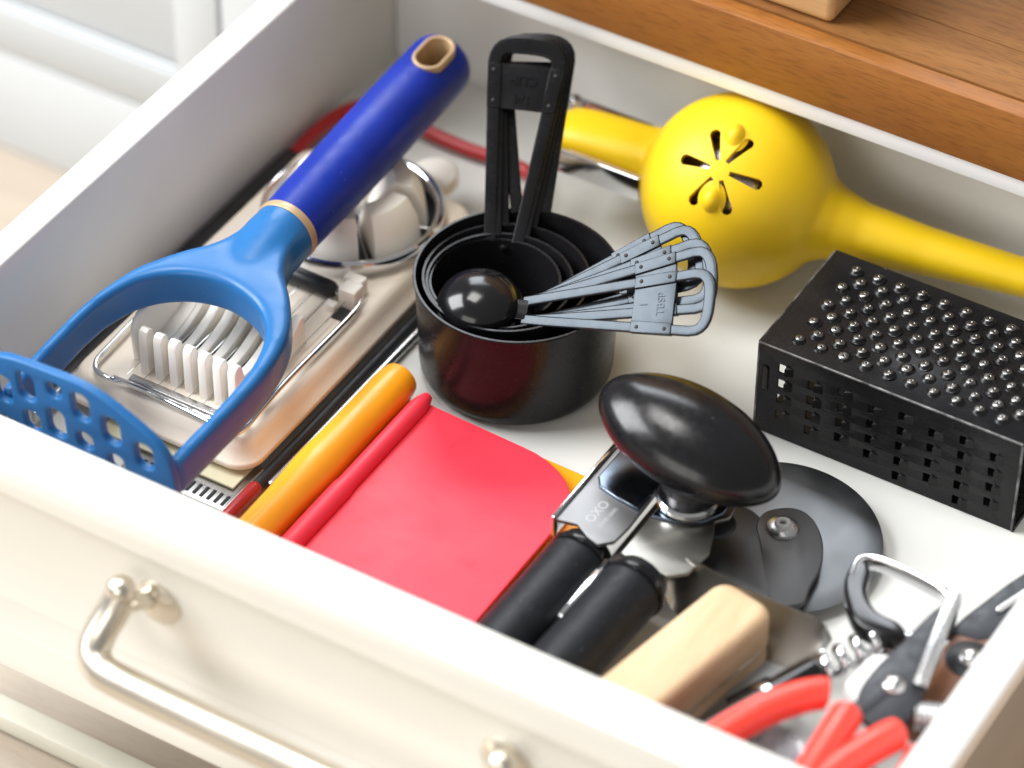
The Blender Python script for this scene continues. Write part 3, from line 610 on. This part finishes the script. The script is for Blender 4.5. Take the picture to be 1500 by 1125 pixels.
# ------------------------------------------------------------------ can opener
co = thing('can_opener', (278, 110, 0), 'can opener with black domed turning knob, steel plates and two black handles', 'can opener')
def knob_mesh():
    V = []; F = []; NU, NV = 64, 24
    for j in range(NV + 1):
        ph = math.pi * j / NV
        for i in range(NU):
            t = 2 * math.pi * i / NU
            x = 43.5 * math.sin(ph) * math.cos(t); y = 25.5 * math.sin(ph) * math.sin(t) * (1 - .12 * abs(math.cos(t)) ** 3); z = math.cos(ph)
            z = 17.5 * z if z > 0 else 6.0 * z
            V.append((x, y, z))
    for j in range(NV):
        for i in range(NU): F.append((j * NU + i, j * NU + (i + 1) % NU, (j + 1) * NU + (i + 1) % NU, (j + 1) * NU + i))
    me = mesh(V, F); bm = bmesh.new(); bm.from_mesh(me); bmesh.ops.remove_doubles(bm, verts=bm.verts, dist=1e-6); bmesh.ops.recalc_face_normals(bm, faces=bm.faces); bm.to_mesh(me); bm.free()
    me.transform(Matrix.Translation(Vector((283, 164, 49.5)) * S) @ Matrix.Rotation(math.radians(-4), 4, 'Z') @ Matrix.Rotation(math.radians(10), 4, 'Y') @ Matrix.Rotation(math.radians(6), 4, 'X'))
    return me
link('knob', knob_mesh(), 'knobblack', co, 60)
link('knob_stem', lathe([(0, 30), (9, 30), (9, 36), (11.5, 38), (12, 42), (15, 46), (0, 46)], (290, 152, 0), 32), 'blacksatin', co, 40)
link('plate_washer', lathe([(0, 33), (12.5, 33), (13.5, 32), (13.5, 30), (0, 30)], (290, 152, 0), 40), 'chrome', co, 40)
pl = link('left_plate', flat([(250, 112), (250, 170), (256, 173), (274, 173), (277, 169), (278, 124), (277, 113), (272, 108), (266, 110), (259, 114)], (), 2.0, .35, ((0, 0, 30), (1, 0, 0), (0, 1, 0))), 'plate', co)
link('upper_step', flat([(252.6, 142), (252.6, 170), (276, 170), (276.8, 133), (266, 134.5), (256, 137)], (), 2.4, .8, ((0, 0, 31.2), (1, 0, 0), (0, 1, 0)), 3), 'darkplate', pl)
link('left_flange', box_mesh(247.9, 249.9, 111, 171, 21, 32.4, .6), 'chrome', pl)
fxx = Vector((.35, .94, 0)).normalized(); fyy = Vector((-.94, .35, 0)).normalized()
link('lettering', text_mesh('OXO', 6.0, ((262.5, 124.5, 30.9), (0.05, 1, 0), (-1, .05, 0)), .18), 'etch', pl, 0)
link('lettering', text_mesh('GOOD GRIPS', 2.3, ((268, 123.5, 30.9), (0.05, 1, 0), (-1, .05, 0)), .18), 'etch', pl, 0)
pr_ = link('right_plate', flat([(281, 112), (280.5, 170), (300, 170), (308, 162), (309, 153), (305, 148), (308, 141), (312, 130), (310, 116), (303, 110)], (), 2.0, .35, ((0, 0, 26.5), (1, 0, 0), (0, 1, 0))), 'plate2', co)
link('upper_step', flat([(281.5, 136), (281.5, 168), (300, 168), (306, 160), (306, 153), (301, 144), (291, 138)], (), 2.2, .8, ((0, 0, 27.8), (1, 0, 0), (0, 1, 0)), 3), 'darkplate', pr_)
link('cutting_wheel', lathe([(0, -1), (8, -1), (9, 0), (8, 1), (0, 1)], (303, 152, 22), 32), 'darksteel', co, 40)
for x, y1, z, xb in ((263.5, 116, 16.5, 258.5), (293, 108.5, 22.5, 287)):
    path = []; sc = []
    for k in range(24):
        q = k / 23; path.append((x + (xb - x) * q, y1 - q * (y1 - 6), z - 3 * q)); s = 1 - .04 * q
        if k < 4: s *= (.84, .97, 1, 1)[k]
        sc.append(s)
    link('handle', sweep(path, circ(14.0, 32, 1, .96), scales=sc), 'blackrubber', co, 40)
    link('handle_ring', lathe([(10, -9.6), (14.2, -9.2), (14.4, -8.4), (14.4, -6.6), (14.2, -6), (10, -5.6)], (x, y1, z), 40, axis=(0, 1, 0)), 'blackgloss', co, 40)
link('spine', box_mesh(275.4, 278.4, 70, 108, 20, 25, .6), 'chrome', co)
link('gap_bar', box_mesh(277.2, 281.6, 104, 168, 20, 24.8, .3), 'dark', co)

# ------------------------------------------------------------------ pizza cutter
pz = thing('pizza_cutter', (325, 170, 0), 'pizza cutter wheel lying flat with dark grey guard and rivet', 'pizza cutter')
pc = Vector((324.5, 172.5, 9))
GUARD = [(289.1, 157.3), (294.0, 170.9), (307.6, 175.9), (320.5, 167.0), (329.3, 148.7), (350.3, 136.6), (330.6, 133.2), (313.5, 135.3), (298.7, 141.7)]
pax = Vector((0.07, -0.03, 1)).normalized()
link('wheel', lathe([(0, .7), (34, .7), (40.5, .3), (42.5, 0), (40.5, -.3), (34, -.7), (0, -.7)], pc, 128, axis=pax), 'disc', pz, 25)
gx = Vector((.50, -.866, 0)).normalized(); gy = Vector((.866, .5, 0))
link('guard', flat([tuple(p)[:2] for p in catmull([(-13, 2, 0), (-11, 9, 0), (-4, 14, 0), (8, 16.5, 0), (22, 15, 0), (34, 10, 0), (44, 6, 0), (44, -6, 0), (34, -8, 0), (20, -9, 0), (8, -10, 0), (-2, -11, 0), (-10, -7, 0)], 6, True)], (), 2.6, .7, (pc + Vector((0, 0, 3.0)), gx, gy)), 'guard', pz, 40)
link('rear_guard', flat([tuple(p)[:2] for p in catmull([(x, y, 0) for x, y in GUARD], 5, True)], (), 1.6, .4, ((0, 0, 12.2), (1, 0, 0), (0, 1, 0))), 'guard', pz, 40)
link('washer', lathe([(0, 2.2), (4.4, 2.2), (6.6, 1.2), (7, 0), (0, 0)], pc + Vector((0, 0, 4.2)), 40), 'steel', pz, 40)
link('rivet', lathe([(1.4, 1.0), (1.6, 2.6), (3, 2.6), (3.6, 1.6), (3.6, 0)], pc + Vector((0, 0, 5.6)), 24), 'etch', pz, 40)
link('grip', rod((346, 134, 9), (331, 40, 6), 4.6), 'blackrubber', pz, 60)

# ------------------------------------------------------------------ wooden handled blade
wk = thing('wooden_handled_peeler', (340, 70, 0), 'pale wooden handle with slot and curved oblong steel blade across its end', 'peeler')
hp = flat(rr2(0, 0, 28.5, 93, 8, 6), (), 21, 4.8, ((332.5, 64, 28.5), (1, -.20, 0), (.20, 1, 0)), 5)
link('handle', hp, 'beech', wk, 50)
hb = flat(rr2(0, 0, 26.6, 91, 6, 5), (), 7, 2.2, ((333, 63.8, 14.4), (1, -.20, 0), (.20, 1, 0)), 4)
link('lower_scale', hb, 'beech', wk, 50)
link('slot_plate', flat(rr2(0, 0, 24.5, 88, 5, 4), (), 1.6, .2, ((333, 64, 18.0), (1, -.20, 0), (.20, 1, 0)), 2), 'steel', wk)
def blade_mesh():
    V = []; F = []; N = 48; X0, X1 = 301, 374
    for k in range(N + 1):
        q = k / N; x = X0 + (X1 - X0) * q
        d = min(x - X0, X1 - x); e = math.sqrt(max(0.02, 1 - (1 - min(1, d / 9.5)) ** 2))
        for j in range(9):
            g = (j / 8 - .5) * 2
            V.append((x, 116.5 - 4 * q + 6.0 * g - 1.5 * g * g + 3 * (2 * q - 1) ** 2, 18.5 + 10.6 * g * e))
    for k in range(N):
        for j in range(8): F.append((k * 9 + j, (k + 1) * 9 + j, (k + 1) * 9 + j + 1, k * 9 + j + 1))
    return bake(fix(mesh(V, F)), [('SOLIDIFY', dict(thickness=0.0010, offset=0))])
link('blade', blade_mesh(), 'bladesteel', wk, 50)

# ------------------------------------------------------------------ notched can piercer under the handle
kp = thing('notched_opener', (362, 80, 0), 'small dark notched opener plate beside the wooden handle', 'opener')
notch = [(-16, -9), (10, -9)] + [(10 + 2 * math.cos(math.radians(a)) , -5 + 0 * a + 4 * math.sin(math.radians(a))) for a in (-60, 0, 60)] + [(13, 2), (10.5, 3), (13, 6), (10, 7.5), (11, 11), (7, 10), (4, 12), (-16, 8)]
hole = [(4.0 + 2.6 * math.cos(-2 * math.pi * k / 16), 1 + 2.6 * math.sin(-2 * math.pi * k / 16)) for k in range(16)]
link('plate', flat(notch, [hole], 2.2, .3, ((366, 84, 12), (.55, .83, 0), (-.83, .55, 0))), 'darksteel', kp)

# ------------------------------------------------------------------ corkscrew
ck = thing('corkscrew', (375, 90, 0), 'corkscrew with black body, bright spiral worm and bottle opener loop', 'corkscrew')
cd = Vector((.36, .933, 0)).normalized(); cs_ = Vector((.933, -.36, 0))
c0 = Vector((381, 92, 29))
link('body', sweep([c0 - cd * 75 + Vector((0, 0, -6)), c0 - cd * 74, c0 - cd * 40, c0 - cd * 4, c0 - cd * 1, c0], circ(7.6, 24), scales=[.6, .95, 1, 1, .95, .75]), 'blackgloss', ck, 40)
link('band', lathe([(7.6, -2), (8.3, -1.5), (8.3, 1.5), (7.6, 2)], c0 - cd * 26, 32, axis=cd), 'chrome', ck, 40)
hel = []
for k in range(4 * 24 + 1):
    t = 2 * math.pi * k / 24; hel.append(c0 + cd * (2 + 34 * k / 96) + (cs_ * math.cos(t) + Vector((0, 0, 1)) * math.sin(t)) * 4.4)
link('worm', sweep(hel, circ(2.1, 12), scales=[1.0] * 97), 'chrome', ck, 60)
lp = [(369, 156), (371.5, 144), (377, 134.5), (388, 128.5), (402, 130), (412, 139), (414.5, 151), (408, 157.5), (397, 160), (382, 161), (373, 160)]
lpc = catmull([(x, y - 5, 30 + (y - 130) * .12) for x, y in lp], 6, True)
link('bottle_opener_loop', sweep(lpc, rrect(3.2, 7.5, 1.3, 4), closed=True, up=(0, 0, 1)), 'chrome', ck, 50)
link('loop_neck', flat([tuple(p)[:2] for p in catmull([(367.5, 150, 0), (369, 139, 0), (376, 128, 0), (384, 120, 0), (394, 118, 0), (404, 123, 0), (399, 128.5, 0), (388, 130, 0), (380, 137, 0), (376, 148, 0), (371, 153, 0)], 5, True)], (), 8.6, 1.6, ((0, 0, 31.5), (1, 0, 0), (0, 1, 0)), 3), 'blackgloss', ck, 50)
link('lever', box_mesh(396, 403, 92, 128, 22, 26, 1.2), 'chrome', ck)

# ------------------------------------------------------------------ red handled shears
sh = thing('garden_shears', (415, 80, 0), 'black bladed shears with coral red loop handles by the front right corner', 'shears')
link('blade_plate', flat([tuple(p)[:2] for p in catmull([(406, 76, 0), (405, 92, 0), (408, 112, 0), (411, 134, 0), (416, 141, 0), (420, 132, 0), (422, 112, 0), (426, 95, 0), (428, 78, 0), (424, 66, 0), (414, 66, 0)], 6, True)], (), 3.4, .6, ((0, 0, 43), (1, 0, 0), (0, 1, 0))), 'darksteel', sh)
link('pivot_screw', lathe([(0, 2.6), (3, 2.3), (4.8, 1), (5, 0), (0, 0)], (415.5, 88.5, 44.8), 32), 'steel', sh, 50)
link('spine_blade', sweep([(424.5, 92, 44), (422.5, 104, 46.5), (418, 128, 48.5), (416, 140, 48)], rrect(6, 8, 1.6, 4), up=(0, 0, 1)), 'steel', sh, 50)
link('white_stop', flat([(397, 84), (399, 103), (405, 107), (411, 102), (411, 86), (405, 78)], (), 9, 1.8, ((0, 0, 36), (1, 0, 0), (0, 1, 0)), 4), 'whiteplastic', sh, 50)
for pts in ([(398, 67, 49), (394, 64.5, 49.5), (388, 57, 50), (380, 45, 49), (371, 27, 46), (366, 8, 42)], [(407.5, 64, 46), (408, 60, 46.5), (409, 46, 47), (409.5, 28, 46), (408, 6, 43)],
            [(428, 67, 44), (426, 62, 45), (421, 48, 46), (416.5, 32, 46), (414, 8, 43)], [(439, 66, 40), (440.5, 58, 40), (441.5, 40, 39), (441, 10, 38)]):
    pc_ = catmull(pts, 8); L_ = len(pc_)
    link('grip', sweep(pc_, circ(6.6, 22), scales=[(.55, .8, .93, 1)[min(k, 3)] for k in range(L_)]), 'redgrip', sh, 60)
link('tang', sweep([(408, 66, 43), (411, 74, 43), (413, 84, 43)], rrect(8, 4, 1, 3), up=(0, 0, 1)), 'darksteel', sh, 50)
link('tang', sweep([(428, 66, 41), (424, 74, 41), (420, 84, 41)], rrect(8, 4, 1, 3), up=(0, 0, 1)), 'darksteel', sh, 50)
sp = []
for k in range(9 * 16 + 1):
    t = 2 * math.pi * k / 16; q = k / 144; sp.append(Vector((427 + 17 * q, 84 + 8 * q, 38)) + Vector((-.42 * math.cos(t), .9 * math.cos(t), math.sin(t))) * 5.2)
link('spring', sweep(sp, circ(.95, 8)), 'steel', sh, 60)

# ------------------------------------------------------------------ wooden scaled folding tool at the right wall
ft2 = thing('riveted_tool', (430, 130, 0), 'dark steel tool with walnut scales and round rivet against the right wall', 'hand tool')
link('scale', flat([tuple(p)[:2] for p in catmull([(419, 92, 0), (417, 120, 0), (418, 142, 0), (425, 152, 0), (436, 148, 0), (441, 130, 0), (441, 96, 0), (430, 86, 0)], 5, True)], (), 9, 2, ((0, 0, 24), (1, 0, 0), (0, 1, 0)), 3), 'walnut', ft2, 50)
link('washer', lathe([(0, 1.2), (8.5, 1.2), (10, .5), (10.2, 0), (0, 0)], (429.5, 131, 28.6), 40), 'darksteel', ft2, 40)
link('rivet', lathe([(0, 2.8), (3, 2.5), (5, 1), (5.2, 0), (0, 0)], (429.5, 131, 29.8), 32), 'steel', ft2, 50)
link('jaw', flat([(415, 140), (417, 152), (424, 178), (434, 208), (446, 232), (448, 222), (443, 196), (438, 168), (436, 150), (428, 142)], (), 6, 1.2, ((0, 0, 26), (1, 0, 0), (0, 1, 0)), 3), 'darksteel', ft2)
link('jaw_ridge', rod((427, 160, 29.4), (442, 205, 29.4), 1.6), 'steel', ft2, 60)

# ------------------------------------------------------------------ clear wrapper under the shears
cw = thing('plastic_wrapper', (415, 40, 0), 'crumpled clear plastic wrapper under the red shears handles', 'wrapper')
V = []; F = []
for j in range(25):
    for i in range(25):
        x = 376 + 66 * i / 24; y = 6 + 60 * j / 24
        h = noise.noise(Vector((x * .09, y * .09, 3))) * 7 + noise.noise(Vector((x * .25, y * .25, 9))) * 3
        V.append((x, y, 20 + h))
for j in range(24):
    for i in range(24): F.append((j * 25 + i, j * 25 + i + 1, (j + 1) * 25 + i + 1, (j + 1) * 25 + i))
link('film', bake(fix(mesh(V, F)), [('SOLIDIFY', dict(thickness=0.0003))]), 'clear', cw, 25)
